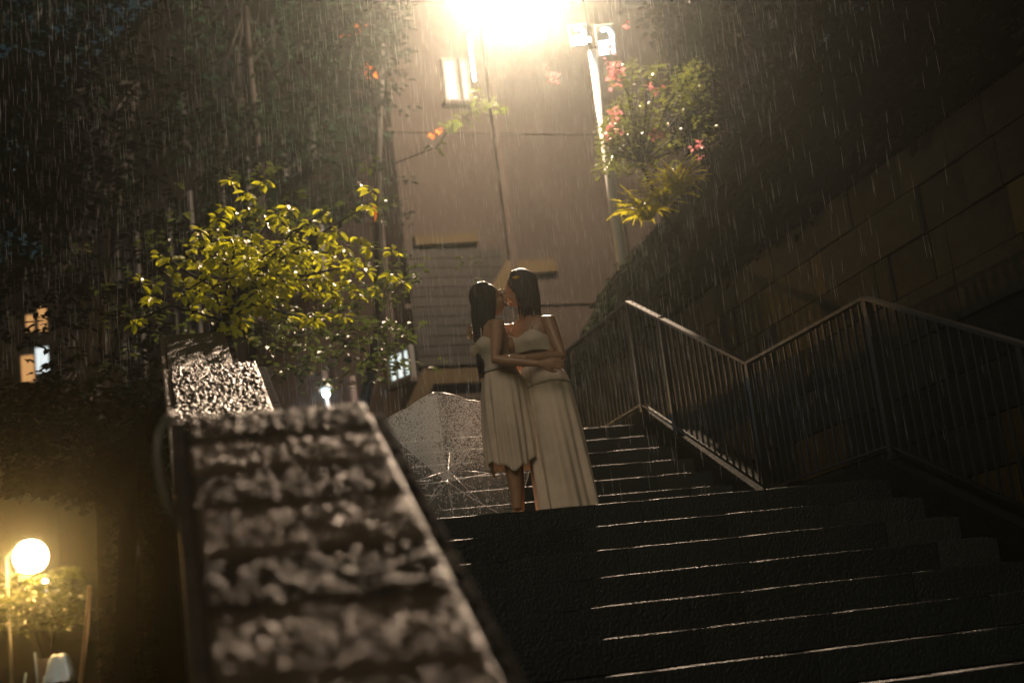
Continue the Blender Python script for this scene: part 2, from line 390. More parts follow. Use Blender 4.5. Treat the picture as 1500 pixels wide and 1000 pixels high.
part('hillside', hb, 'earth', None, True, kind='structure')

# ------------------------------------------------------------------ stepped parapet on the left
PX, PAZ = -4.44, math.atan(.0495); PW = .54
par = thing('stone_parapet', 'rough wet stone parapet climbing beside the steps, blurred in the foreground', 'wall', (PX, 0, 0)); par.rotation_euler.z = -PAZ
ptop = [(-8.0, -1.97), (-4.75, -.20), (-2.9, -.20), (-.5, .89), (.85, .89), (3.0, 1.94), (4.6, 1.94)]
def pz(y):
    for (a, za), (b, zb) in zip(ptop[:-1], ptop[1:]):
        if a <= y <= b: return za+(zb-za)*(y-a)/(b-a)
pb = MB(); pb.prism([(y_, z_-.075) for y_, z_ in ptop] + [(4.6, -3.6), (-8.0, -4.6)], .03, PW-.03); part('wall_body', pb, 'concrete_dark', par)
def rough_slab(y0, y1, x0, x1, nx, ny_, amp, name, m, seed, freq, tilt=1.0, dz=-.012):
    b = MB(); vs = []; L = y1-y0; zm = pz((y0+y1)/2)
    for j in range(ny_+1):
        for i in range(nx+1):
            u, v = i/nx, j/ny_; x = x0+(x1-x0)*u; y = y0+.004+(L-.008)*v; z = zm+(pz(y)-zm)*tilt
            e = min(1, min(u, 1-u)*nx/1.5)*min(1, min(v, 1-v)*ny_/1.5)
            q = Vector((x*freq, y*freq*1.25, seed))
            h = noise.noise(q)*.8 + noise.noise(q*2.1)*.55 + noise.noise(q*4.3)*.3
            dome = (1-(2*v-1)**2)*.7 + (1-(2*u-1)**4)*.3
            vs.append((x, y, z + dz + amp*.35*dome + amp*h*e))
    W = nx+1; fs = [(j*W+i, j*W+i+1, (j+1)*W+i+1, (j+1)*W+i) for j in range(ny_) for i in range(nx)]
    rim = [i for i in range(W)] + [j*W+nx for j in range(1, ny_+1)] + [ny_*W+i for i in range(nx-1, -1, -1)] + [j*W for j in range(ny_-1, 0, -1)]
    k = len(vs); vs += [(vs[i][0], vs[i][1], pz(vs[i][1])-.075) for i in rim]
    nr = len(rim); fs += [(rim[i], k+i, k+(i+1) % nr, rim[(i+1) % nr]) for i in range(nr)]
    b.add(vs, fs); part(name, b, m, par, True)
cuts = [-7.9, -7.6, -7.3, -7.02, -6.78, -6.5, -6.27, -6.02, -5.78, -5.55, -5.33, -5.13, -4.94, -4.75]
for i, (a, b) in enumerate(zip(cuts[:-1], cuts[1:])): rough_slab(a, b, .040, PW-.05, 84, 44, .011, 'coping_stone', 'coping_stone', i*7.3, 60, .95)
for a, b in ((-4.75, -3.8), (-3.8, -2.9)): rough_slab(a, b, .040, PW-.05, 50, 80, .012, 'coping_stone', 'coping_stone', a*3, 40)
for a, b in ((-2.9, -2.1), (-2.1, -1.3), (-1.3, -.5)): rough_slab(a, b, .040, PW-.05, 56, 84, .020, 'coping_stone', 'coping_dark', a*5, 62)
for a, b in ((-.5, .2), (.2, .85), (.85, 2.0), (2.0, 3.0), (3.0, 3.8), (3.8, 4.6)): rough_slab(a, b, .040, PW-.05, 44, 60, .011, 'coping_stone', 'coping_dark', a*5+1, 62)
for x0, x1 in ((0, .036), (PW-.046, PW)):
    for (a, za), (b, zb) in zip(ptop[:-1], ptop[1:]):
        n = max(1, round((b-a)/.9))
        for i in range(n): rough_slab(a+(b-a)*i/n, a+(b-a)*(i+1)/n, x0, x1, 6, 40, .008, 'edge_strip', 'coping_edge' if x0 < .1 else 'edge_dark', a*3+x0+i, 40, 1.0, -.022 if x0 < .1 else -.045)
# bent pipe on the outer face
c0 = at(251, 612, 3.9)
hm = MB(); pts = [at(254, 606, 3.9), at(243, 618, 3.86), at(233, 638, 3.82), at(231, 665, 3.8), at(236, 700, 3.8), at(246, 735, 3.8), at(259, 765, 3.82), at(272, 790, 3.9)]
hm.tube(pts, .012, 10); part('bent_pipe', hm, 'pole_grey', None, True, label='short bent metal pipe hooked on the outer side of the parapet', cat='pipe')

# ------------------------------------------------------------------ clear umbrella lying on the landing
EU = Vector((math.cos(YAW), -math.sin(YAW), 0)); ED = Vector((math.sin(YAW), math.cos(YAW), 0)); EZ = Vector((0, 0, 1))
apex = at(655, 705, 10.35); tau = R(22)
ax = -ED*math.cos(tau) - EZ*math.sin(tau)             # points from the rim towards the tip
ux = EU.copy(); uy = ax.cross(ux) * -1
if uy.z < 0: uy = -uy
spin = R(1)
ux, uy = ux*math.cos(spin)+uy*math.sin(spin), uy*math.cos(spin)-ux*math.sin(spin)
UR, UH = .585, .23
umb = thing('umbrella', 'open clear plastic umbrella beaded with rain lying on the landing', 'umbrella', apex)
def canopy(rho, ang):
    k = ang/(math.pi/4); f = abs(k-round(k))*2             # 0 on a rib, 1 mid-panel
    r = UR*rho*(1-.075*f*rho); h = -UH*(1-math.cos(rho*1.45))/(1-math.cos(1.45)) - .022*f*rho*(1-rho)*-2
    return ux*(r*math.sin(ang)) + uy*(r*math.cos(ang)) + ax*h
for s in range(8):
    b = MB(); nr, na = 12, 8; vs = []
    for i in range(nr+1):
        for j in range(na+1): vs.append(canopy(max(.02, i/nr), (s+j/na)*math.pi/4))
    W = na+1; b.add(vs, [(i*W+j, i*W+j+1, (i+1)*W+j+1, (i+1)*W+j) for i in range(nr) for j in range(na)])
    part('canopy_panel', b, 'clear_plastic', umb, True)
    a = s*math.pi/4
    rb = MB(); rb.tube([canopy(i/10+.001, a)-ax*.006 for i in range(11)], .0036, 6); r_ = part('rib', rb, 'umbrella_rib', umb, True)
    st = MB(); st.tube([-ax*.30, canopy(.52, a)-ax*.01], .0028, 6); part('stretcher', st, 'umbrella_rib', umb, True)
    hemb = MB(); hemb.tube([canopy(1, (s+j/8)*math.pi/4) for j in range(9)], .0022, 5); part('hem', hemb, 'umbrella_handle', umb, True)
b = MB(); b.tube([ax*.04, -ax*.78], .005, 8); part('shaft', b, 'umbrella_rib', umb, True)
b = MB(); b.tube([ax*.005, ax*.03, ax*.055], [.013, .008, .005], 10); part('ferrule', b, 'umbrella_handle', umb, True)
b = MB(); b.tube([-ax*.28, -ax*.32], .012, 10); part('runner', b, 'umbrella_handle', umb, True)
b = MB(); hd = (-EZ - ax*ax.dot(-EZ)).normalized()
b.tube([-ax*.74, -ax*.80] + [-ax*(.80+.045*math.sin(t)) + hd*(.045-.045*math.cos(t)) for t in (.5, 1, 1.57, 2.1, 2.6, 3.14)] + [-ax*.77+hd*.09], .011, 8); part('handle', b, 'umbrella_handle', umb, True)
b = MB()
for i in range(9500):
    s = random.choice((6.9, 7.3, 7.5, 7.7, 0.2, .4, .6, .8, .9, 1.3)) + random.uniform(-.4, .4); rho = random.random()**.5*.99
    if random.random() < .45: s = 7 + random.random()
    if random.random() < .14: s = random.uniform(0, 8)
    elif s % 8 > 1.6 and s % 8 < 6.5: continue
    p = canopy(rho, (s % 8)*math.pi/4) + ax*.001; r = random.uniform(.0022, .0048)
    n_ = (ax + (p-ax*p.dot(ax)).normalized()*rho*.6).normalized(); t_ = n_.orthogonal().normalized(); q_ = n_.cross(t_)
    b.add([p+t_*r, p+q_*r, p-t_*r, p-q_*r*1.6, p+n_*r*.8], [(0, 1, 4), (1, 2, 4), (2, 3, 4), (3, 0, 4)])
part('droplets', b, 'water_drop', umb, True, kind='stuff')

# ------------------------------------------------------------------ two people embracing
CO = Vector((-2.1, .65, 0.0))
def to_basis(f):
    f = Vector(f).normalized(); up = Vector((0, 0, 1)); s = up.cross(f).normalized(); return f, s, f.cross(s)
class Head:
    def __init__(s, c, yaw_dir, pitch=0, tilt=0):
        f = Vector((yaw_dir[0], yaw_dir[1], 0)).normalized(); sd = Vector((0, 0, 1)).cross(f)
        f = (f*math.cos(pitch) + Vector((0, 0, 1))*math.sin(pitch)); u = f.cross(sd)
        u2 = u*math.cos(tilt)+sd*math.sin(tilt); s.s = u2.cross(f).normalized(); s.u = u2; s.f = f; s.c = Vector(c)
        s.M = Matrix((s.f, s.s, s.u)).transposed()
    def p(s, x, y, z): return s.c + s.f*x + s.s*y + s.u*z
    def build(s, b):
        b.ball(s.p(-.012, 0, .022), (.094, .073, .092), 18, 12, s.M)       # skull
        b.ball(s.p(.028, 0, -.03), (.062, .058, .075), 16, 10, s.M)        # face
        b.tube([s.p(-.02, 0, -.05), s.p(.03, 0, -.082), s.p(.058, 0, -.1)], [(.05, .045), (.036, .032), (.016, .02)], 12)  # jaw, chin
        b.tube([s.p(.086, 0, .018), s.p(.104, 0, -.012), s.p(.114, 0, -.026), s.p(.098, 0, -.036)], [.007, .0095, .0115, .008], 8)  # nose
        for k in (-1, 1):
            b.ball(s.p(.098, k*.011, -.031), .0075, 8, 6); b.ball(s.p(.062, k*.036, -.03), (.024, .02, .022), 10, 8, s.M)
            b.ball(s.p(.076, k*.030, .012), (.012, .015, .010), 8, 6, s.M)    # closed lid
            b.tube([s.p(.084, k*.012, .030), s.p(.078, k*.036, .034)], .009, 8)  # brow ridge
            b.ball(s.p(-.005, k*.073, -.01), (.018, .008, .03), 8, 8, s.M)   # ear
        b.tube([s.p(.078, -.02, -.058), s.p(.094, 0, -.054), s.p(.078, .02, -.058)], [.004, .0075, .004], 8)
        b.tube([s.p(.076, -.018, -.068), s.p(.091, 0, -.069), s.p(.076, .018, -.068)], [.004, .008, .004], 8)
    def face_parts(s, parent):
        b = MB(); b.tube([s.p(.0785, -.019, -.059), s.p(.099, 0, -.0555), s.p(.0785, .019, -.059)], [.003, .006, .003], 8)
        b.tube([s.p(.077, -.017, -.067), s.p(.096, 0, -.069), s.p(.077, .017, -.067)], [.003, .0062, .003], 8); part('lips', b, 'lip', parent, True)
        for k in (-1, 1):
            e = MB(); e.tube([s.p(.088, k*.017, .006), s.p(.0905, k*.03, .003), s.p(.083, k*.044, .007)], [.0012, .002, .0012], 5); part('eyelash', e, 'hair', parent, True)
            e = MB(); e.tube([s.p(.093, k*.012, .034), s.p(.090, k*.03, .040), s.p(.078, k*.048, .034)], [.002, .0032, .0015], 5); part('eyebrow', e, 'hair', parent, True)
def hand(b, wrist, d, palm_n, curl=.35, thumb=1):
    """palm and five unequal, bent fingers"""
    d = Vector(d).normalized(); n = Vector(palm_n); n = (n - d*n.dot(d)).normalized(); s = d.cross(n)
    w_ = Vector(wrist)
    b.tube([w_-d*.02, w_+d*.02, w_+d*.055, w_+d*.08], [(.017, .024), (.015, .032), (.014, .038), (.012, .037)], 12, ref=n)
    for i, (o, L) in enumerate(((-.028, .066), (-.010, .076), (.010, .071), (.028, .056))):
        p = w_+d*.076+s*o; a = 0; pts = [p-d*.01]; q = p
        for seg_, k in ((L*.45, .5), (L*.32, 1.0), (L*.23, .9)):
            pts.append(q.copy()); a += curl*k; q = q + (d*math.cos(a) + n*math.sin(a) + s*o*.8)*seg_
        pts.append(q); b.tube(pts, [.0085, .0088, .0082, .0076, .0058], 8)
    p = w_+d*.022+s*(-.028*thumb); b.tube([p, p+d*.026-s*.016*thumb+n*.006, p+d*.052-s*.022*thumb+n*.014, p+d*.072-s*.02*thumb+n*.022], [.011, .0105, .009, .0065], 8)
def make_person(mb, label, cat='person'):
    tmp = bpy.data.objects.new('tmp', mb.mesh('tmp')); COL.objects.link(tmp)
    m = tmp.modifiers.new('r', 'REMESH'); m.mode = 'VOXEL'; m.voxel_size = .0052; m.use_smooth_shade = True
    s_ = tmp.modifiers.new('s', 'SMOOTH'); s_.iterations = 3; s_.factor = .5
    dg = bpy.context.evaluated_depsgraph_get(); me = bpy.data.meshes.new_from_object(tmp.evaluated_get(dg))
    me.materials.clear(); me.materials.append(MATS['skin']); me.shade_smooth()
    old = tmp.data; bpy.data.objects.remove(tmp); bpy.data.meshes.remove(old)
    o = link('person', me, None, CO, None, label, cat); o.rotation_euler.z = -YAW; me.name = 'person'
    return o
def interp(tab, w_):
    for a, b in zip(tab[:-1], tab[1:]):
        if (a[0]-w_)*(b[0]-w_) <= 0 and a[0] != b[0]:
            k = (w_-a[0])/(b[0]-a[0]); return [x+(y-x)*k for x, y in zip(a[1:], b[1:])]
    return list(tab[0][1:]) if abs(w_-tab[0][0]) < abs(w_-tab[-1][0]) else list(tab[-1][1:])
def sheet(tab, sdir, w0, w1, a0, a1, nw, na, fold=None, off=0):
    """cloth round a body: tab rows (w, cu, cv, ra along the shoulders, rb front to back); angle 0 is the front"""
    sd = Vector((sdir[0], sdir[1], 0)).normalized(); fd = Vector((0, 0, 1)).cross(sd)*-1; vs = []
    for i in range(nw+1):
        for j in range(na+1):
            an = a0+(a1-a0)*j/na; t = i/nw
            wa = w0(an) if callable(w0) else w0; wb = w1(an) if callable(w1) else w1; w_ = wa+(wb-wa)*t
            cu, cv, ra, rb = interp(tab, w_); r = 1.0; e = off
            if fold: e += fold(an, t, w_)
            p = Vector((cu, cv, w_)) + fd*((rb+e)*math.cos(an)) + sd*((ra+e)*math.sin(an)); vs.append(p)
    W = na+1; b = MB(); b.add(vs, [(i*W+j, i*W+j+1, (i+1)*W+j+1, (i+1)*W+j) for i in range(nw) for j in range(na)]); return b
def cloth(name, b, m, parent, thick=.003):
    o = part(name, b, m, parent, True); k = o.modifiers.new('thick', 'SOLIDIFY'); k.thickness = thick; k.offset = 0; return o
def hair_strands(hd, phis, end_w, back_pull, r=.0075, spread=1.0, seed=1, scale=1.06):
    rs = random.Random(seed); b = MB()
    b.ball(hd.p(-.020, 0, .026), (.094, .080, .096), 18, 12, hd.M)
    for ph in phis:
        ph += rs.uniform(-.1, .1); th_end = 1.75+rs.uniform(-.15, .15); pts = []; k = scale+rs.uniform(-.03, .05)
        for i in range(8):
            th = .05+th_end*i/7; pp = ph + (.35 if abs(ph) < 1.6 else 0)*math.copysign(1, ph)*(i/7)
            pts.append(hd.p(-.018 + .094*k*math.sin(th)*math.cos(pp), .080*k*math.sin(th)*math.sin(pp), .024+.096*k*math.cos(th)))
        last = pts[-1]; ew = end_w+rs.uniform(-.05, .04); n = max(3, int((last.z-ew)/.06))
        wob = rs.uniform(0, 6)
        for i in range(1, n+1):
            t = i/n; q = last.lerp(Vector((back_pull[0]+(last.x-back_pull[0])*spread, back_pull[1]+(last.y-back_pull[1])*spread, ew)), t)
            q += Vector((math.sin(wob+t*5)*.006, math.cos(wob+t*4)*.006, 0)); pts.append(q)
        m = len(pts); b.tube(pts, [r*.5]+[r*rs.uniform(.8, 1.2)*(1-.75*max(0, (i/m-.75)*4)) for i in range(1, m)], 5)
    return b

# --- left woman: profile to the right, long hair, knee-length pale dress
fA = Vector((.93, .36, 0)).normalized(); sA = Vector((fA.y, -fA.x, 0))      # sA points to her near (right) shoulder
A = MB(); cA = lambda u, v, w_: Vector((u, v, w_))
torA = [(.86, -.165, 0, .150, .120), (.94, -.165, 0, .150, .115), (1.03, -.180, 0, .118, .092), (1.10, -.192, 0, .125, .095), (1.18, -.200, 0, .140, .102), (1.25, -.208, 0, .150, .090), (1.30, -.214, 0, .142, .066), (1.335, -.216, 0, .07, .05)]
A.tube([cA(u, v, w_) for w_, u, v, a, b_ in torA], [(a, b_) for w_, u, v, a, b_ in torA], 20, ref=sA)
hA = Head((-.192, -.012, 1.474), (.97, .20), R(14), R(-4))
A.tube([(-.214, 0, 1.29), (-.212, 0, 1.36), hA.p(-.02, 0, -.03)], [.052, .047, .046], 14)
hA.build(A)
for k in (-1, 1): A.ball(cA(-.200, 0, 1.155)+fA*.085+sA*k*.062, (.05, .05, .052), 12, 9)
shn = cA(-.212, 0, 1.275)+sA*.155; elb = cA(-.195, -.245, 1.025); wrn = cA(.075, -.285, .955)
A.tube([shn-sA*.03, shn, shn.lerp(elb, .35), shn.lerp(elb, .75), elb, elb.lerp(wrn, .25), elb.lerp(wrn, .65), wrn], [.045, .047, .042, .036, .034, .035, .029, .022], 12)
hand(A, wrn+Vector((.02, 0, -.004)), (1, .10, -.06), (0, 1, .1), .22, thumb=1)
shf = cA(-.212, 0, 1.275)-sA*.155; elf = cA(-.08, .30, 1.06); wrf = cA(.14, .26, 1.08)
A.tube([shf+sA*.03, shf, shf.lerp(elf, .5), elf, elf.lerp(wrf, .5), wrf], [.045, .046, .038, .033, .03, .022], 12)
hand(A, wrf, (1, -.3, .1), (0, -1, 0), .3, thumb=-1)
for k, ku in ((1, -.150), (-1, -.135)):
    hip = cA(-.165, 0, .87)+sA*k*.075; kn = cA(ku, -.062*k, .46); an = cA(ku-.025, -.062*k, .085)
    A.tube([hip, hip.lerp(kn, .5), kn, kn.lerp(an, .3)-fA*.012, kn.lerp(an, .7), an], [.085, .068, .050, .052, .038, .032], 14)
    A.tube([an-fA*.03-Vector((0, 0, .035)), an+fA*.05-Vector((0, 0, .045)), an+fA*.13-Vector((0, 0, .064)), an+fA*.175-Vector((0, 0, .068))], [(.03, .03), (.026, .034), (.018, .038), (.012, .03)], 10)
pA = make_person(A, 'woman in a knee-length pale dress with long dark hair, seen in profile')
hA.face_parts(pA)
part('hair', hair_strands(hA, [1.15+i*.045 for i in range(90)]+[-1.15-i*.2 for i in range(8)], 1.0, (-.325, -.015), .0075, .55, 3), 'hair', pA, True)
skA = [(.99, -.182, 0, .118, .098), (.93, -.168, 0, .150, .128), (.84, -.166, 0, .162, .142), (.6, -.167, 0, .165, .150), (.33, -.168, 0, .160, .148)]
fo = lambda an, t, w_: (.012*math.sin(an*9+1.3*math.sin(an*2)) + .009*math.sin(an*17+w_*4) + .006*math.sin(an*5+2))*min(1, t*1.6)
cloth('dress_skirt', sheet(skA, sA, .99, lambda an: .355+.03*math.sin(an*3+.8)+.012*math.sin(an*9), 0, 2*math.pi, 34, 150, fo, .004), 'dress', pA)
bust = lambda an, t, w_: .040*math.exp(-((w_-1.155)/.05)**2)*(math.exp(-((an-.55)/.45)**2)+math.exp(-((an+.55)/.45)**2))
cloth('dress_bodice', sheet(torA, sA, .985, lambda an: 1.175+.035*math.exp(-((abs(an)-.6)/.35)**2)-.06*max(0, abs(an)-1.2), -1.25, 1.25, 14, 60, bust, .016), 'dress_top', pA)
for k in (1, -1):
    b = MB(); b.tube([cA(-.2, 0, 1.205)+fA*.115+sA*k*.075, cA(-.206, 0, 1.28)+fA*.062+sA*k*.085, cA(-.212, 0, 1.318)+sA*k*.085, cA(-.222, 0, 1.27)-fA*.075+sA*k*.07, cA(-.2, 0, 1.06)-fA*.10+sA*k*.05], .0045, 6); part('strap', b, 'dress_top', pA, True)

# --- right woman: body towards the camera, head turned away, bandeau top and long skirt
fB = Vector((-.60, -.80, 0)).normalized(); sB = Vector((-fB.y, fB.x, 0))*1.0
if sB.x < 0: sB = -sB                                                     # sB points to her near (left) shoulder, image right
B = MB()
torB = [(.84, .105, .045, .160, .125), (.92, .095, .04, .152, .118), (1.01, .075, .04, .122, .094), (1.09, .058, .04, .130, .098), (1.18, .046, .04, .146, .105), (1.25, .044, .04, .156, .092), (1.305, .044, .04, .145, .066), (1.34, .042, .04, .07, .052)]
B.tube([cA(u, v, w_) for w_, u, v, a, b_ in torB], [(a, b_) for w_, u, v, a, b_ in torB], 20, ref=sB)
hB = Head((.014, .040, 1.528), (-.94, .28), R(-12), R(6))
B.tube([(.042, .04, 1.29), (.036, .04, 1.38), hB.p(-.02, 0, -.03)], [.052, .047, .046], 14)
hB.build(B)
for k in (-1, 1): B.ball(cA(.046, .04, 1.155)+fB*.085+sB*k*.065, (.054, .054, .055), 12, 9)
shn = cA(.044, .04, 1.275)+sB*.165; elb = cA(.228, -.125, 1.02); wrn = cA(-.01, -.205, 1.02)
B.tube([shn-sB*.03, shn, shn.lerp(elb, .35), shn.lerp(elb, .75), elb, elb.lerp(wrn, .25), elb.lerp(wrn, .65), wrn], [.046, .049, .044, .038, .035, .036, .029, .022], 12)
hand(B, wrn+Vector((-.02, 0, 0)), (-1, -.05, .03), (0, 1, 0), .15, thumb=-1)
shf = cA(.044, .04, 1.285)-sB*.160; elf = cA(-.265, .265, 1.31); wrf = cA(-.352, .085, 1.275)
B.tube([shf+sB*.05, shf, shf.lerp(elf, .4)+Vector((0, 0, .02)), elf, elf.lerp(wrf, .5), wrf], [.045, .047, .040, .034, .031, .022], 12)
hand(B, wrf, (.06, -1, -.12), (1, 0, 0), .22, thumb=-1)
for k, kx in ((1, .155), (-1, .08)):
    hip = cA(.10, .045, .86)+sB*k*.075; kn = cA(kx+.01, .04-.06*k, .46); an = cA(kx+.025, .04-.06*k, .085)
    B.tube([hip, hip.lerp(kn, .5), kn, kn.lerp(an, .3)-fB*.01, kn.lerp(an, .7), an], [.085, .068, .050, .052, .038, .032], 14)
    B.tube([an-fB*.03-Vector((0, 0, .035)), an+fB*.05-Vector((0, 0, .045)), an+fB*.13-Vector((0, 0, .064)), an+fB*.175-Vector((0, 0, .068))], [(.03, .03), (.026, .034), (.018, .038), (.012, .03)], 10)
pB = make_person(B, 'woman in a pale strapless top and long skirt and yellow hair clip')
hB.face_parts(pB)
part('hair', hair_strands(hB, [1.0+i*.05 for i in range(88)], 1.37, (.075, .03), .0085, 1.0, 5, 1.1), 'hair', pB, True)
cl = MB(); c_ = hB.p(-.03, .094, .066)
cl.ball(c_, (.026, .012, .011), 12, 8); cl.ball(c_+Vector((.008, -.008, .003)), (.010, .008, .008), 8, 6); part('hair_clip', cl, 'clip_yellow', pB, True)
skB = [(.99, .078, .04, .126, .100), (.92, .094, .04, .158, .128), (.83, .105, .04, .172, .145), (.5, .128, .035, .180, .160), (.03, .152, .03, .196, .175)]
foB = lambda an, t, w_: (.014*math.sin(an*8+1.1*math.sin(an*2)) + .008*math.sin(an*15+w_*3+1))*min(1, t*1.4)
cloth('skirt', sheet(skB, sB, .99, lambda an: .03+.012*math.sin(an*4), 0, 2*math.pi, 40, 160, foB, .004), 'dress', pB)
cloth('skirt_yoke', sheet(skB, sB, .995, lambda an: .84+.03*math.sin(an+.5), 0, 2*math.pi, 8, 90, lambda an, t, w_: .003*math.sin(an*11)*t, .011), 'dress', pB)
cloth('bandeau_top', sheet(torB, sB, lambda an: 1.075+.012*math.cos(an), lambda an: 1.175+.05*math.exp(-((abs(an)-.55)/.42)**2), -2.2, 2.2, 12, 70, bust, .022), 'dress_top', pB)
for k in (1, -1):
    b = MB(); b.tube([cA(.046, .04, 1.215)+fB*.12+sB*k*.08, cA(.045, .04, 1.285)+fB*.06+sB*k*.09, cA(.044, .04, 1.322)+sB*k*.09, cA(.044, .04, 1.25)-fB*.085+sB*k*.08], .003, 6); part('strap', b, 'dress_top', pB, True)

# ------------------------------------------------------------------ lamps
def point(name, p, W_, col, r, parent):
    l = bpy.data.lights.new(name, 'POINT'); l.energy = W_; l.color = col; l.shadow_soft_size = r
    o = bpy.data.objects.new(name, l); COL.objects.link(o); o.parent = parent; o.location = rel(p, parent.location); return o
lp = thing('hanging_street_lamp', 'blazing warm street lamp hung above the steps at the top edge', 'lamp', LAMP_P)
b = MB(); b.tube([(0, 0, .34), (0, 0, .30), (0, 0, .22), (0, 0, .12), (0, 0, .09)], [.05, .12, .22, .29, .30], 24); part('shade', b, 'lamp_shell', lp, True)
b = MB(); b.ball((0, 0, .085), (.22, .22, .10), 20, 10); part('lens', b, 'lamp_lens', lp, True)
b = MB(); b.tube([(0, 0, .34), (0, 0, .95)], .018, 8); part('hanger', b, 'cable', lp, True)
point('lamp_light', LAMP_P + Vector((0, 0, -.16)), LAMP_W, LAMP_COL, .10, lp)
b = MB(); p0 = LAMP_P+Vector((0, 0, .95)); e0 = Vector((2.6, 14.0, 11.0)); e1 = Vector((4.2, -1.5, 9.6))
b.tube([e0.lerp(p0, t) - Vector((0, 0, .25*math.sin(math.pi*t))) for t in (0, .25, .5, .75, 1)] + [p0.lerp(e1, t) - Vector((0, 0, .2*math.sin(math.pi*t))) for t in (.25, .5, .75, 1)], .008, 6)
part('span_wire', b, 'cable', None, True, label='thin black span wire that carries the hanging street lamp', cat='wire')
b = MB(); b.tube([e1-Vector((0, 0, 7)), e1+Vector((0, 0, .2))], [.07, .05], 10); part('wire_pole', b, 'pole_grey', None, True, label='grey pole on the hillside that holds the lamp wire', cat='pole')
# twin LED street light
pb_, pt_ = at(917, 362, 19), at(868, 74, 19)
ledp = thing('twin_head_street_light', 'pale slim street light pole with two cool white LED heads above the bank', 'street light', (pt_.x, pt_.y, pb_.z-.8))
H_ = pt_.z-pb_.z+.8
b = MB(); b.tube([(0, 0, 0), (0, 0, H_*.5), (0, 0, H_)], [.072, .062, .05], 14); part('pole', b, 'pole_white', ledp, True)
b = MB(); b.tube([(0, 0, H_-.02), (0, 0, H_+.16)], .03, 10); b.obox((0, 0, H_+.1), EU, ED, EZ, (.16, .025, .022)); part('bracket', b, 'pole_grey', ledp, True)
for (px, py, hw, hh, tw) in ((848, 53, .085, .11, -.3), (888, 60, .095, .17, .35)):
    c = rel(at(px, py, 18.9), ledp.location); d_ = (-ED*math.cos(.5) - EZ*math.sin(.5)).normalized(); s_ = EU.copy(); u_ = s_.cross(d_); u_ = u_ if u_.z > 0 else -u_
    b = MB(); b.obox(c-d_*.05, s_, u_, d_, (hw+.025, hh+.025, .045)); h_ = part('lamp_head', b, 'lamp_shell', ledp)
    b = MB(); b.obox(c+d_*.003, s_, u_, d_, (hw, hh*.48, .006)); b.v = [tuple(Vector(q)-u_*hh*.48) for q in b.v]; part('led_panel', b, 'led_cool', h_)
    b = MB(); b.tube([c+d_*.004+u_*(hh*.15+hh*.72*math.sin(t))+s_*hw*.82*math.cos(t) for t in np.linspace(-.2, 2.2, 9)], .022, 8); part('led_ring', b, 'led_cool', h_, True)
# warm globe lamp low on the left
gp = at(45, 815, 22); pb_ = at(13, 900, 22)
gl = thing('globe_lamp_post', 'thin post with a glowing warm globe lamp among leaves at lower left', 'street lamp', (pb_.x, pb_.y, -1.9))
q = rel(gp, gl.location)
b = MB(); b.tube([(0, 0, 0), (0, 0, q.z*.6), (0, 0, q.z+.05), (q.x*.5, q.y*.5, q.z+.22), (q.x, q.y, q.z+.2)], [.03, .024, .02, .012, .010], 10); part('pole', b, 'lamp_shell', gl, True)
b = MB(); b.ball(q, .25, 20, 14); part('globe', b, 'lamp_globe', gl, True)
b = MB(); b.tube([q+Vector((0, 0, .12)), q+Vector((0, 0, .2))], [.07, .04], 12); part('cap', b, 'lamp_shell', gl, True)
point('globe_light', gp + Vector((0, 0, -.2)) - ED*.34, 800, (1, .52, .15), .12, gl)
def small_lamp(name, label, p, foot_z, W_, r, cat='lamp'):
    t = thing(name, label, cat, (p.x, p.y, foot_z)); h = p.z-foot_z
    b = MB(); b.tube([(0, 0, 0), (0, 0, h)], [.03, .02], 8); part('pole', b, 'pole_grey', t, True)
    b = MB(); b.tube([(0, 0, h), (0, 0, h+.06), (0, 0, h+.09)], [.09, .08, .02], 12); part('hood', b, 'lamp_shell', t, True)
    b = MB(); b.ball(Vector((0, 0, h-.03))-ED*.03, r, 12, 8); part('bulb', b, 'led_small', t, True)
    point('bulb_light', p - ED*.14 - EZ*.08, W_, (.7, .88, 1), .04, t); return t
small_lamp('park_lamp', 'tiny white bulb on a thin post right below the warm globe lamp', at(68, 848, 25), -1.8, 6, .05)
small_lamp('post_lamp', 'small cool white lamp with a bluish glow behind the parapet top', at(478, 573, 17), -1.5, 10, .045)

# ------------------------------------------------------------------ building behind
C0 = at(612, 540, 22.3); C0.z = 0; d1 = Vector((-.39, .92, 0)).normalized(); d2 = Vector((.996, .087, 0)).normalized()
n2 = Vector((d2.y, -d2.x, 0)); n1 = Vector((-d1.y, d1.x, 0)); n1 = n1 if n1.dot(CAM-C0) > 0 else -n1
bld = thing('apartment_building', 'dim brown apartment block behind the couple with cool lit windows', 'building', (C0.x, C0.y, .9))
def bp(p): return rel(p, bld.location)
b = MB(); fp = [C0, C0+d2*7.5, C0+d2*7.5+d1*14, C0+d1*14]
b.add([bp((p.x, p.y, .9)) for p in fp]+[bp((p.x, p.y, 13)) for p in fp], [(3,2,1,0),(4,5,6,7),(0,1,5,4),(1,2,6,5),(2,3,7,6),(3,0,4,7)]); part('wall', b, 'facade', bld)
b = MB(); b.obox(bp((C0+d1*7.2+n1*.004)+Vector((0, 0, 6.9))), d1, EZ, n1, (6.7, 5.95, .008)); part('side_wall', b, 'facade_pale', bld)
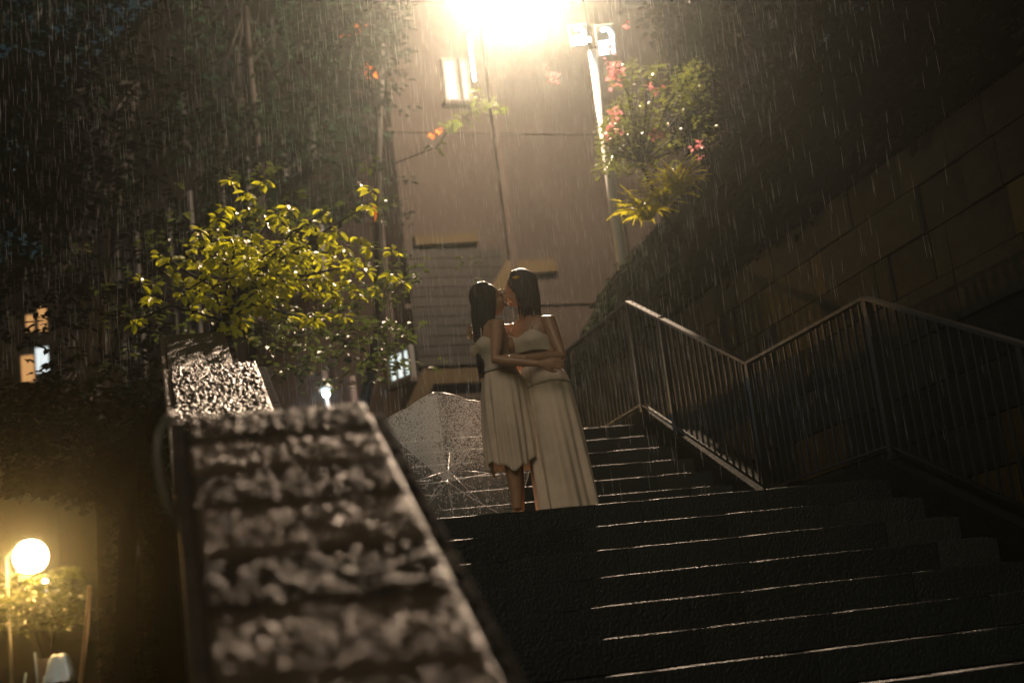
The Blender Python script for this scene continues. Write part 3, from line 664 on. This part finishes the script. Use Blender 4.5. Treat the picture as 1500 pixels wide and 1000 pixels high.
def bwindow(o, d, n, s0, s1, z0, z1, pane, panes=2):
    c = o + d*(s0+s1)/2 + Vector((0, 0, (z0+z1)/2)); hw, hh = (s1-s0)/2, (z1-z0)/2
    f = MB()
    for k in (-1, 1):
        f.obox(bp(c+d*k*hw+n*.06), d, EZ, n, (.03, hh+.03, .045)); f.obox(bp(c+EZ*k*hh+n*.06), d, EZ, n, (hw-.032, .03, .045))
    for i in range(1, panes): f.obox(bp(c+d*(-hw+2*hw*i/panes)+n*.062), d, EZ, n, (.016, hh-.03, .03))
    fr = part('window', f, 'window_frame', bld)
    for i in range(panes):
        g_ = MB(); w_ = 2*hw/panes; g_.obox(bp(c+d*(-hw+w_*(i+.5))+n*.055), d, EZ, n, (w_/2-.018, hh-.03, .006)); part('pane', g_, pane, fr)
    sl = MB(); sl.obox(bp(c-EZ*(hh+.07)+n*.09), d, EZ, n, (hw+.08, .03, .08)); part('sill', sl, 'facade', fr)
def on_face(px, py, o, n):
    d = at(px, py, 1)-CAM; t = (o-CAM).dot(n)/d.dot(n); return CAM+d*t
for a, z0, z1 in ((.12, 3.30, 3.98),):
    q0 = on_face(577, 545, C0, n1); q1 = on_face(612, 540, C0, n1); s0 = (q0-C0).dot(d1); s1 = (q1-C0).dot(d1)
    zt = on_face(594, 513, C0, n1).z; zb = on_face(596, 556, C0, n1).z
    bwindow(C0, d1, n1, min(s0, s1)+.05, max(s0, s1), zb, zt, 'window_cool', 3)
q0 = on_face(650, 120, C0, n2); s0 = (q0-C0).dot(d2); q1 = on_face(690, 120, C0, n2); s1 = (q1-C0).dot(d2)
zb = on_face(670, 150, C0, n2).z; zt = on_face(668, 92, C0, n2).z
bwindow(C0, d2, n2, s0, s0+(s1-s0)*.40, zb, zt, 'window_white', 2); bwindow(C0, d2, n2, s0+(s1-s0)*.62, s0+(s1-s0)*.80, zb, zt, 'window_white', 1)
for zz in (2.1, 9.6):
    for s in (4.2, 5.8): bwindow(C0, d2, n2, s, s+.9, zz, zz+1.0, 'dark_glass', 2)
for zz in (2.1, 5.6, 7.6, 9.6):
    for s in (2.2, 4.4, 6.6, 9): bwindow(C0, d1, n1, s, s+.9, zz, zz+1.0, 'dark_glass', 2)
tq = on_face(684, 95, C0, n2); b = MB(); b.tube([bp(tq+n2*.25-EZ*.38), bp(tq+n2*.25+EZ*.38)], .022, 8); part('bright_bar', b, 'bright_bar', bld, True)  # thin upright bar by the window, given its own glow
for px in (487, 527): 
    q = on_face(px, 570, C0, n1); b = MB(); b.tube([bp((q.x, q.y, 1)+n1*.12) if False else bp(Vector((q.x, q.y, 1.0))+n1*.12), bp(Vector((q.x, q.y, 4.2 if px < 500 else 3.9))+n1*.12)], .05, 8); part('drain_pipe', b, 'facade_pale', bld, True)
def chamfer_band(pts, th, name):
    """concrete beam with a slanted end, standing proud of the front wall"""
    b = MB(); P_ = [C0+d2*s+Vector((0, 0, z)) for s, z in pts]; n_ = len(P_)
    for i in range(n_-1):
        a_, c_ = P_[i], P_[i+1]; dd = (c_-a_).normalized(); up_ = n2.cross(dd).normalized()
        b.obox(bp((a_+c_)/2+n2*.06), dd, up_, n2, ((c_-a_).length/2+(th*.45 if i == 0 and n_ > 2 else 0), th/2, .05+.004*i))
    part(name, b, 'trim_beige', bld)
def sz(px, py): q = on_face(px, py, C0+n2*.11, n2); return ((q-C0).dot(d2), q.z)
(sa, za), (sb, zb_) = sz(614, 536), sz(738, 362)
b = MB(); b.obox(bp(C0+d2*(sa+sb)/2+Vector((0, 0, (za+zb_)/2))+n2*.03), d2, EZ, n2, (abs(sb-sa)/2, abs(zb_-za)/2, .02)); sh_ = part('dark_opening_panel', b, 'opening_shade', bld)  # flat dark panel, the shade of a recessed opening put into its colour
for i in range(12):
    b = MB(); b.obox(bp(C0+d2*(sa+sb)/2+Vector((0, 0, za+(zb_-za)*(i+.5)/12))+n2*.055), d2, EZ, n2, (abs(sb-sa)/2-.02, abs(zb_-za)/28, .006)); part('opening_strip', b, 'opening_shade', sh_)
for px, wd in ((742, .05), (905, .06)):
    s_, _ = sz(px, 300); b = MB(); b.obox(bp(C0+d2*s_+Vector((0, 0, 6.9))+n2*.06), d2, EZ, n2, (wd, 6.0, .058)); part('pilaster', b, 'facade', bld)
for zz in (4.6, 7.4, 10.2):
    b = MB(); b.obox(bp(C0+d2*3.7+Vector((0, 0, zz))+n2*.02), d2, EZ, n2, (3.8, .035, .018)); part('string_course', b, 'facade', bld)
chamfer_band([sz(604, 604), sz(628, 552), sz(760, 546)], .22, 'concrete_band')
chamfer_band([sz(728, 425), sz(747, 392), sz(815, 388)], .20, 'concrete_band')
chamfer_band([sz(608, 352), sz(700, 347)], .14, 'concrete_band')
# far block on the left with lit windows
fb = at(60, 430, 48)
far = thing('far_building', 'dark distant block at far left with a few warm lit windows behind leaves', 'building', (fb.x, fb.y, -3))
def fpz(p): return rel(p, far.location)
b = MB(); b.obox(fpz(Vector((fb.x, fb.y, 5))+ED*6), EU, ED, EZ, (14, 6, 8.9)); part('wall', b, 'facade', far)
for px, py, hw, hh, m in ((2, 245, .16, .5, 'window_cool'), (5, 280, .10, .26, 'window_warm'), (48, 476, .12, .26, 'window_warm'), (66, 470, .13, .40, 'window_warm'), (92, 507, .12, .3, 'window_warm'), (70, 532, .2, .4, 'window_white'), (50, 545, .2, .42, 'window_warm'), (28, 160, .3, .4, 'dark_glass'), (110, 250, .3, .4, 'dark_glass'), (130, 400, .3, .4, 'dark_glass'), (60, 330, .3, .4, 'dark_glass')):
    p = at(px, py, 48); k = (Vector((fb.x, fb.y, 0))-p).dot(ED); p = p + ED*k - ED*.02
    f = MB(); f.obox(fpz(p), EU, EZ, ED, (hw+.06, hh+.06, .03)); fr = part('window', f, 'window_frame', far)
    f = MB(); f.obox(fpz(p-ED*.035), EU, EZ, ED, (hw, hh, .012)); part('pane', f, m, fr)

# ------------------------------------------------------------------ things at lower left
b = MB(); p0, p1 = at(131, 858, 20), at(112, 1060, 20.4); dd = (p1-p0)
b.tube([p0, p0+dd*.3+Vector((.01, 0, 0)), p0+dd*.7, p0+dd*2.2], [.028, .036, .034, .04], 7); part('wooden_stake', b, 'wood_post', None, False, label='leaning rough wooden stake right of the warm globe lamp', cat='stake')
b = MB(); b.tube([at(181, 740, 20), at(172, 800, 20), at(161, 852, 20)], .010, 6); b.tube([at(161, 852, 20), at(140, 815, 20.2)], .008, 6); part('bare_twig', b, 'bark', None, True, label='thin bare bent twig hanging above the wooden stake', cat='twig')
cr = at(82, 975, 21)
ct = MB(); ct.obox((0, 0, 0), EU, ED, EZ, (.16, .16, .2)); 
crate = link('crate', ct.mesh('crate', 'crate'), None, at(74, 985, 21.2), None, 'dull reddish crate standing under the pale blue sheet', 'crate')
b = MB(); vs = []; nu = 14
for j in range(nu+1):
    for i in range(nu+1):
        u, v = i/nu*2-1, j/nu*2-1; rr = max(abs(u), abs(v)); z = .30 - max(0, rr-.5)*.75 + .02*math.sin(u*7)*math.cos(v*5)
        vs.append(EU*(u*.20*(1-.12*max(0, rr-.5))) + ED*(v*.2) + EZ*z + EU*.012*math.sin(v*9+z*20))
b.add(vs, [(j*(nu+1)+i, j*(nu+1)+i+1, (j+1)*(nu+1)+i+1, (j+1)*(nu+1)+i) for j in range(nu) for i in range(nu)])
o = part('plastic_sheet', b, 'blue_sheet', None, True, label='crumpled pale blue plastic sheet draped at the bottom left', cat='sheet'); o.location = at(88, 990, 21)
for k, (xa, ya, xb, yb) in enumerate(((51, 955, 57, 992), (38, 985, 30, 1010))):
    b = MB(); b.tube([at(xa, ya, 21), at(xb, yb+30, 21)], .018, 6)
    part('pale_stick', b, 'blue_sheet', None, True, label=('pale bluish stick standing upright beside the blue sheet', 'pale bluish stick leaning at the very bottom left')[k], cat='stick')

# ------------------------------------------------------------------ plants
def limb_tree(t, trunk, limbs, m='bark'):
    b = MB(); b.tube([rel(p, t.location) for p, r in trunk], [r for p, r in trunk], 9); tr = part('trunk', b, m, t, True)
    for L_ in limbs:
        b = MB(); b.tube([rel(p, t.location) for p in L_], [.014*(1-i/len(L_)*.75) for i in range(len(L_))], 6); part('limb', b, m, t, True)
def crown(t, P, D, N, L, m, W=.55, name='crown'):
    o = link(name, leaf_mesh(name, [rel(p, t.location) for p in P], D, N, L, np.asarray(L)*W, m), t); o['kind'] = 'stuff'; return o
# gold-lit tree over the parapet
bl = [(540,90),(620,150),(710,90),(630,240),(720,300),(770,260),(480,270),(500,225),(940,300),(1040,370),(830,330),(1240,130),(1215,210),(1110,420),(1250,420),(1350,440),(380,375),(320,480),(190,460),(540,400),(500,490),(600,500),(730,480),(800,510),(850,560),(600,580),(830,590),(660,690),(540,730),(520,660),(790,660),(940,640),(900,390),(1060,480),(1150,490),(990,550),(1050,590),(1170,640),(1260,620),(1340,560),(1060,670),(1000,760),(1100,750),(440,690),(600,790),(90,590),(155,605),(140,670),(60,790),(460,870),(545,825),(560,260),(240,490),(400,500),(430,550),(1400,600),(1010,370),(1080,340),(880,400),(560,520),(680,470),(760,500),(870,600),(960,650),(640,660),(690,700),(500,430),(580,400),(840,560),(780,610)]
gt = thing('broad_leaf_tree', 'low tree with glowing yellow-green leaves hanging over the far end of the parapet', 'tree', (-4.75, 3.6, -2.6))
cents = []
for x, y in bl + [(random.gauss(700, 190), random.gauss(540, 110)) for i in range(130)]: cents.append(at(180+x/3.41, 240+y/3.41, random.uniform(11.9, 13.3)))
stem = [(Vector((-4.75, 3.6, -2.6)), .09), (Vector((-4.7, 3.7, -.5)), .08), (Vector((-4.55, 3.75, 1.2)), .065), (at(330, 470, 12.8), .05), (at(380, 380, 12.9), .03)]
hub = [at(330, 470, 12.8), at(380, 400, 12.8), at(350, 440, 12.8)]
limb_tree(gt, stem, [[random.choice(hub), (random.choice(hub)+c*2)/3 + Vector((0, 0, .08)), c] for c in cents[::4]])
one = leaf_mesh('leaf', [(0, 0, 0)], [(1, 0, 0)], [(0, 0, 1)], [1.0], [.62], 'leaf_gold'); two = leaf_mesh('leaf', [(0, 0, 0)], [(1, 0, -.15)], [(0, .2, 1)], [1.0], [.5], 'leaf_gold')
cnt = 0; rest = []
for c in cents:
    rr = random.randint(8, 11); a0 = random.uniform(0, 6)
    for i in range(rr):
        a = a0+i*6.283/rr+random.uniform(-.3, .3); dr_ = random.uniform(-.5, .1)
        n_ = (-ED*.55 + EU*.35 + EZ*.75 + Vector((random.uniform(-.4, .4), random.uniform(-.4, .4), random.uniform(-.3, .3)))).normalized(); t1 = n_.orthogonal().normalized(); t2 = n_.cross(t1); d = (t1*math.cos(a)+t2*math.sin(a)+n_*random.uniform(-.35, .1)-EZ*.15).normalized()
        n_ = (n_ - d*n_.dot(d)).normalized(); s_ = n_.cross(d); L = random.uniform(.058, .108); base = c + d*.018 + Vector((0, 0, random.uniform(-.03, .03)))
        if cnt < 300 and i < 3:
            o = link('leaf', random.choice((one, two)), gt); M_ = Matrix((d, s_, n_)).transposed().to_4x4(); M_.translation = rel(base, gt.location); o.matrix_basis = M_ @ Matrix.Scale(L, 4); cnt += 1
        else: rest.append((base, d, n_, L))
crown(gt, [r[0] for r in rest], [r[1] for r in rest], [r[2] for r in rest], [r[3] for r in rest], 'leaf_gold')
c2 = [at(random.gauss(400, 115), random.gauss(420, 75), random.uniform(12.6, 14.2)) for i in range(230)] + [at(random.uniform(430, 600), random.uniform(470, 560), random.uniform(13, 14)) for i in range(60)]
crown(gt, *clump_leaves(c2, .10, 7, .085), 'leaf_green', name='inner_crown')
rb = MB(); 
o = link('hanging_dead_leaf', leaf_mesh('dead_leaf', [(0, 0, 0)], [(.05, 0, -1)], [(.3, -1, 0)], [.17], [.035], 'leaf_red'), gt); o.location = rel(at(546, 297, 12.5), gt.location)
# dark trees on the left
def dark_tree(name, label, boxes, dep, n, L, m, foot, trunk_px, per=8, rad=.16, group=None, gap=.02):
    t = thing(name, label, 'tree', foot, group); cs = []
    while len(cs) < n:
        x0, y0, x1, y1 = random.choice(boxes); p = at(random.uniform(x0, x1), random.uniform(y0, y1), random.uniform(*dep))
        if noise.noise(p*1.1) > gap-.25: cs.append(p)
    crown(t, *clump_leaves(cs, rad, per, L), m)
    tp = [at(*q) for q in trunk_px]; f_ = Vector(foot)
    limb_tree(t, [(f_, .10), (f_.lerp(tp[0], .5), .09), (tp[0], .075)] + [(q, .065-.012*i) for i, q in enumerate(tp[1:])],
              [[random.choice(tp), (random.choice(tp)+c)/2+Vector((0, 0, .2)), c] for c in random.sample(cs, 12)])
    return t
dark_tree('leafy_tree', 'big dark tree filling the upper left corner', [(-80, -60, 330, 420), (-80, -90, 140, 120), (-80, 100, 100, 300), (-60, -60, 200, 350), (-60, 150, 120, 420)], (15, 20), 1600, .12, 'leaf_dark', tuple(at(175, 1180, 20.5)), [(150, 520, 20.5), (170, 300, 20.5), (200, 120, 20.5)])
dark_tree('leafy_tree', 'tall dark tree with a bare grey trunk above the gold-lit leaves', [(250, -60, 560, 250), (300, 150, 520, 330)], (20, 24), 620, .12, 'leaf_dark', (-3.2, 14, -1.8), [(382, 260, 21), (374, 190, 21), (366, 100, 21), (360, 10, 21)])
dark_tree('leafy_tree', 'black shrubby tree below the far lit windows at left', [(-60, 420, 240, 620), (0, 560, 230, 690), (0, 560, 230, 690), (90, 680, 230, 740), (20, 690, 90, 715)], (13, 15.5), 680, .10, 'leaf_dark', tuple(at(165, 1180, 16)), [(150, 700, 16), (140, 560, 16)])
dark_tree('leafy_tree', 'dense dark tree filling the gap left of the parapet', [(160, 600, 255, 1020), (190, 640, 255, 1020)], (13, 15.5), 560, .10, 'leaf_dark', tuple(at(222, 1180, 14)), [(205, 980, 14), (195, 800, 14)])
dark_tree('leafy_tree', 'small leafy tree lit yellow just under the warm globe lamp', [(-20, 835, 125, 925)], (20.5, 23.5), 210, .12, 'leaf_green', (-6.0, 14.5, -1.9), [(70, 985, 22), (65, 915, 22)], 7, .14)
# low branch with turning leaves below the hanging lamp
bt = thing('lamp_branch_tree', 'slender tree whose yellow and red tipped branch reaches under the lamp', 'tree', (-1.6, 13.2, .9))
bpx = [(632, 197), (640, 192), (652, 188), (664, 182), (676, 176), (690, 168), (704, 158), (716, 150), (735, 160), (700, 140), (520, 45), (505, 55), (527, 38), (545, 110), (540, 100)]
bc = [at(x, y, 18.3+.15*math.sin(i)) for i, (x, y) in enumerate(bpx)]
limb_tree(bt, [(Vector((-1.6, 13.2, .9)), .09), (at(556, 480, 21), .08), (at(552, 250, 20.5), .06), (at(560, 60, 20), .035)], [[at(552, 250, 20.5), at(640, 215, 19), bc[3], bc[7], bc[8]], [at(560, 60, 20), at(540, 55, 19), bc[11]], [at(554, 180, 20.3), bc[13]]])
crown(bt, *clump_leaves(bc[2:10]*2, .10, 6, .09), 'leaf_green'); crown(bt, *clump_leaves(bc[:2]+bc[10:], .06, 5, .08), 'leaf_red', name='red_leaves')
c3 = [at(random.uniform(400, 600), random.uniform(-40, 330), random.uniform(19.5, 22.5)) for i in range(110)] + [at(random.uniform(425, 590), random.uniform(-110, 150), random.uniform(16.5, 19)) for i in range(330)]  # denser second batch added to keep lamplight off the upper left haze
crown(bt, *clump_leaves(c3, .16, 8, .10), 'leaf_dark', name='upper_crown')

# right bank: flowering shrub, strap-leaved clumps, dark shrubs, tree
bo = thing('flowering_shrub', 'loose shrub with pink flowers beside the twin-head light pole', 'shrub', (1.05, 5.2, 3.0))
def cloud(n, boxes, dep): return [at(random.uniform(b_[0], b_[2]), random.uniform(b_[1], b_[3]), random.uniform(*dep)) for b_ in (random.choice(boxes) for i in range(n))]
cs = cloud(300, [(885, 150, 985, 260), (895, 90, 960, 200), (880, 170, 930, 250), (950, 90, 1050, 240), (985, 100, 1045, 150)], (14.3, 15.6))
crown(bo, *clump_leaves(cs, .11, 7, .06), 'leaf_mid')
crown(bo, *clump_leaves(cloud(420, [(985, -20, 1060, 200), (1000, 20, 1110, 230)], (15.4, 17.4)), .15, 8, .10), 'leaf_dark', name='inner_crown')  # dense dark leaves added to shade the bank and wall from the lamp
fl = []
for x, y, n in ((905, 112, 16), (902, 100, 10), (956, 125, 6), (897, 185, 8), (905, 165, 6), (963, 200, 8), (918, 40, 3), (1025, 215, 4), (893, 72, 6), (815, 112, 8)):
    for i in range(n): fl.append(at(x+random.gauss(0, 5), y+random.gauss(0, 7), 14.4+random.uniform(-.2, .2)))
crown(bo, *clump_leaves(fl, .03, 4, .045, 1.5), 'petal', .8, 'flowers')
base_ = Vector((1.05, 5.2, 3.1)); limb_tree(bo, [(base_, .03), (at(940, 240, 15), .022), (at(925, 150, 15), .014), (at(905, 100, 14.6), .008)], [[at(940, 240, 15), (at(940, 240, 15)+c)/2, c] for c in random.sample(cs, 30)])
def frond_mesh(seed):
    rs = random.Random(seed); b = MB(); n = 9; vs = []; bend = rs.uniform(1.0, 1.9)
    for i in range(n+1):
        t = i/n; a = 1.25 - bend*t; 
        if i == 0: x = z = 0
        else: x += math.cos(a)/n; z += math.sin(a)/n
        w_ = .024*math.sin(math.pi*min(.97, t*.85+.12))
        vs += [(x, -w_, z+.012), (x, 0, z-.004), (x, w_, z+.012)]
    b.add(vs, [(i*3+k, i*3+k+1, i*3+k+4, i*3+k+3) for i in range(n) for k in (0, 1)]); return b.mesh('frond', 'fern_leaf', True)
fm = [frond_mesh(i) for i in range(6)]
for k, (lab, px, py, dep, nf, sc_) in enumerate((('arching yellow-lit strap-leaved plant nearest the light pole', 948, 322, 14.2, 110, .37), ('spiky yellow-lit strap-leaved plant higher up the bank edge', 992, 282, 13.5, 110, .37), ('smaller strap-leaved plant between the two yellow ones', 970, 303, 13.9, 80, .34))):
    p = at(px, py, dep); t = thing('strap_leaf_plant', lab, 'plant', p, 'strap-leaved plants on the bank edge')
    for i in range(nf):
        o = link('frond', random.choice(fm), t, (random.uniform(-.06, .06), random.uniform(-.06, .06), 0)); s = sc_*random.uniform(.6, 1.15); o.scale = (s, s, s)
        o.rotation_euler = (random.uniform(-.25, .25), random.uniform(-.3, .25), random.uniform(0, 6.283))
def bank_z(x, y):
    q = max(0, (x-WX-.5)/9); return WTOP+.9+.35*q+3.6*q*q+max(0, min(.65, .2+.09*(8-y)))
shr = [(1.5, 3.2, 'dark bush right above the granite wall top'), (1.7, 1.6, 'dark bush on the bank over the middle of the granite wall'), (1.6, -.1, 'black bush on the bank at the right edge'), (2.6, 4.4, 'dark bush higher up the bank behind the flowers'), (2.9, 2.4, 'dark bush in the upper right of the bank'), (3.0, .6, 'black bush in the top right corner')]
for x, y, lab in shr:
    z = bank_z(x, y); t = thing('bank_shrub', lab, 'shrub', (x, y, z-.1), 'dark shrubs on the bank'); cs = []
    for i in range(90):
        d = rand_dirs(1, .5)[0]; r = random.uniform(.3, 1)**.6; cs.append(Vector((x+d[0]*.85*r, y+d[1]*.85*r, z+.25+abs(d[2])*1.0*r)))
    crown(t, *clump_leaves(cs, .13, 7, .075), 'leaf_dark')
    limb_tree(t, [(Vector((x, y, z-.1)), .03), (Vector((x, y, z+.3)), .02), (Vector((x+.05, y, z+.7)), .012)], [[Vector((x, y, z+.1)), (Vector((x, y, z+.1))+c)/2, c] for c in random.sample(cs, 14)])
dark_tree('leafy_tree', 'tree leaning in at the top right with brownish leaves near the lamp', [(950, -90, 1250, 60), (1000, -90, 1320, 110), (1030, -40, 1230, 170)], (13.6, 16.2), 720, .095, 'leaf_dark', (2.6, 5.2, 3.2), [(1120, 120, 15), (1080, 20, 14.6)], 7, .13)
gc = []
for i in range(1300):
    y = random.uniform(-3.5, 8); k = random.random(); gc.append(Vector((WX-.03+k*.54, y, WTOP-.03+k*(.95+max(0, min(.65, .2+.09*(8-y)))) + random.uniform(-.03, .08))))
P_, D_, N_, L_ = clump_leaves(gc, .10, 7, .085, .6, -.6)
link('ground_cover', leaf_mesh('ground_cover', P_, D_, N_, L_, np.asarray(L_)*.5, 'grass_low'), None, None, 'stuff', 'dark creeping plants covering the bank above the granite wall', 'ground cover')
# dry creeper stems along the bank edge
b = MB()
for i in range(3):
    y0 = 8.2; pts = [(WX+.46+random.uniform(-.03, .03), y0-j*.33, WTOP+1.0+.035*j+random.uniform(-.04, .05)) for j in range(13)]; b.tube(pts, .012, 5)
part('creeper_stems', b, 'bark', None, True, label='tangled wet creeper stems along the edge of the bank', cat='creeper')

# ------------------------------------------------------------------ rain
n = 13000; d_ = (RNG.uniform(9.3**3, 17**3, n))**(1/3); X_ = RNG.uniform(-60, 1560, n); Y_ = RNG.uniform(-80, 1000, n)
vs, fs = [], []
for i in range(n):
    p = at(X_[i], Y_[i], d_[i])
    if X_[i] < 260 and Y_[i] > 560: continue          # kept dry by the dense trees
    if p.z < (zstair(p.y) if -4 < p.x < .5 else -2)+.1: continue
    L = random.uniform(.08, .21); r = random.uniform(.0007, .0015); tl = Vector((random.gauss(.015, .02), random.gauss(0, .02), 1)).normalized()*L
    k = len(vs)
    for q, rr in ((p, r*.3), (p+tl*.3, r), (p+tl, r*.25)):
        for a in (0, 2.094, 4.189): vs.append(q+Vector((math.cos(a)*rr, math.sin(a)*rr, 0)))
    for s in (0, 3):
        for a in range(3): fs.append((k+s+a, k+s+(a+1) % 3, k+s+3+(a+1) % 3, k+s+3+a))
me = bpy.data.meshes.new('rain'); me.from_pydata([tuple(v) for v in vs], [], fs); me.materials.append(MATS['rain_water'])
link('rain', me, None, None, 'stuff', 'falling rain caught in the lamplight', 'rain')

# ------------------------------------------------------------------ humid night air
hz = MB(); hz.box((-97, -36, -6.5), (97, 146, 14.5))
hm_ = bpy.data.materials.new('haze'); hm_.use_nodes = True; nn = hm_.node_tree.nodes; nn.clear()
ho = nn.new('ShaderNodeOutputMaterial'); pv = nn.new('ShaderNodeVolumePrincipled')
pv.inputs['Color'].default_value = (.86, .93, .87, 1); pv.inputs['Density'].default_value = HAZE; pv.inputs['Anisotropy'].default_value = .95
hm_.node_tree.links.new(pv.outputs[0], ho.inputs['Volume']); MATS['haze'] = hm_
part('haze', hz, 'haze', None, kind='stuff')
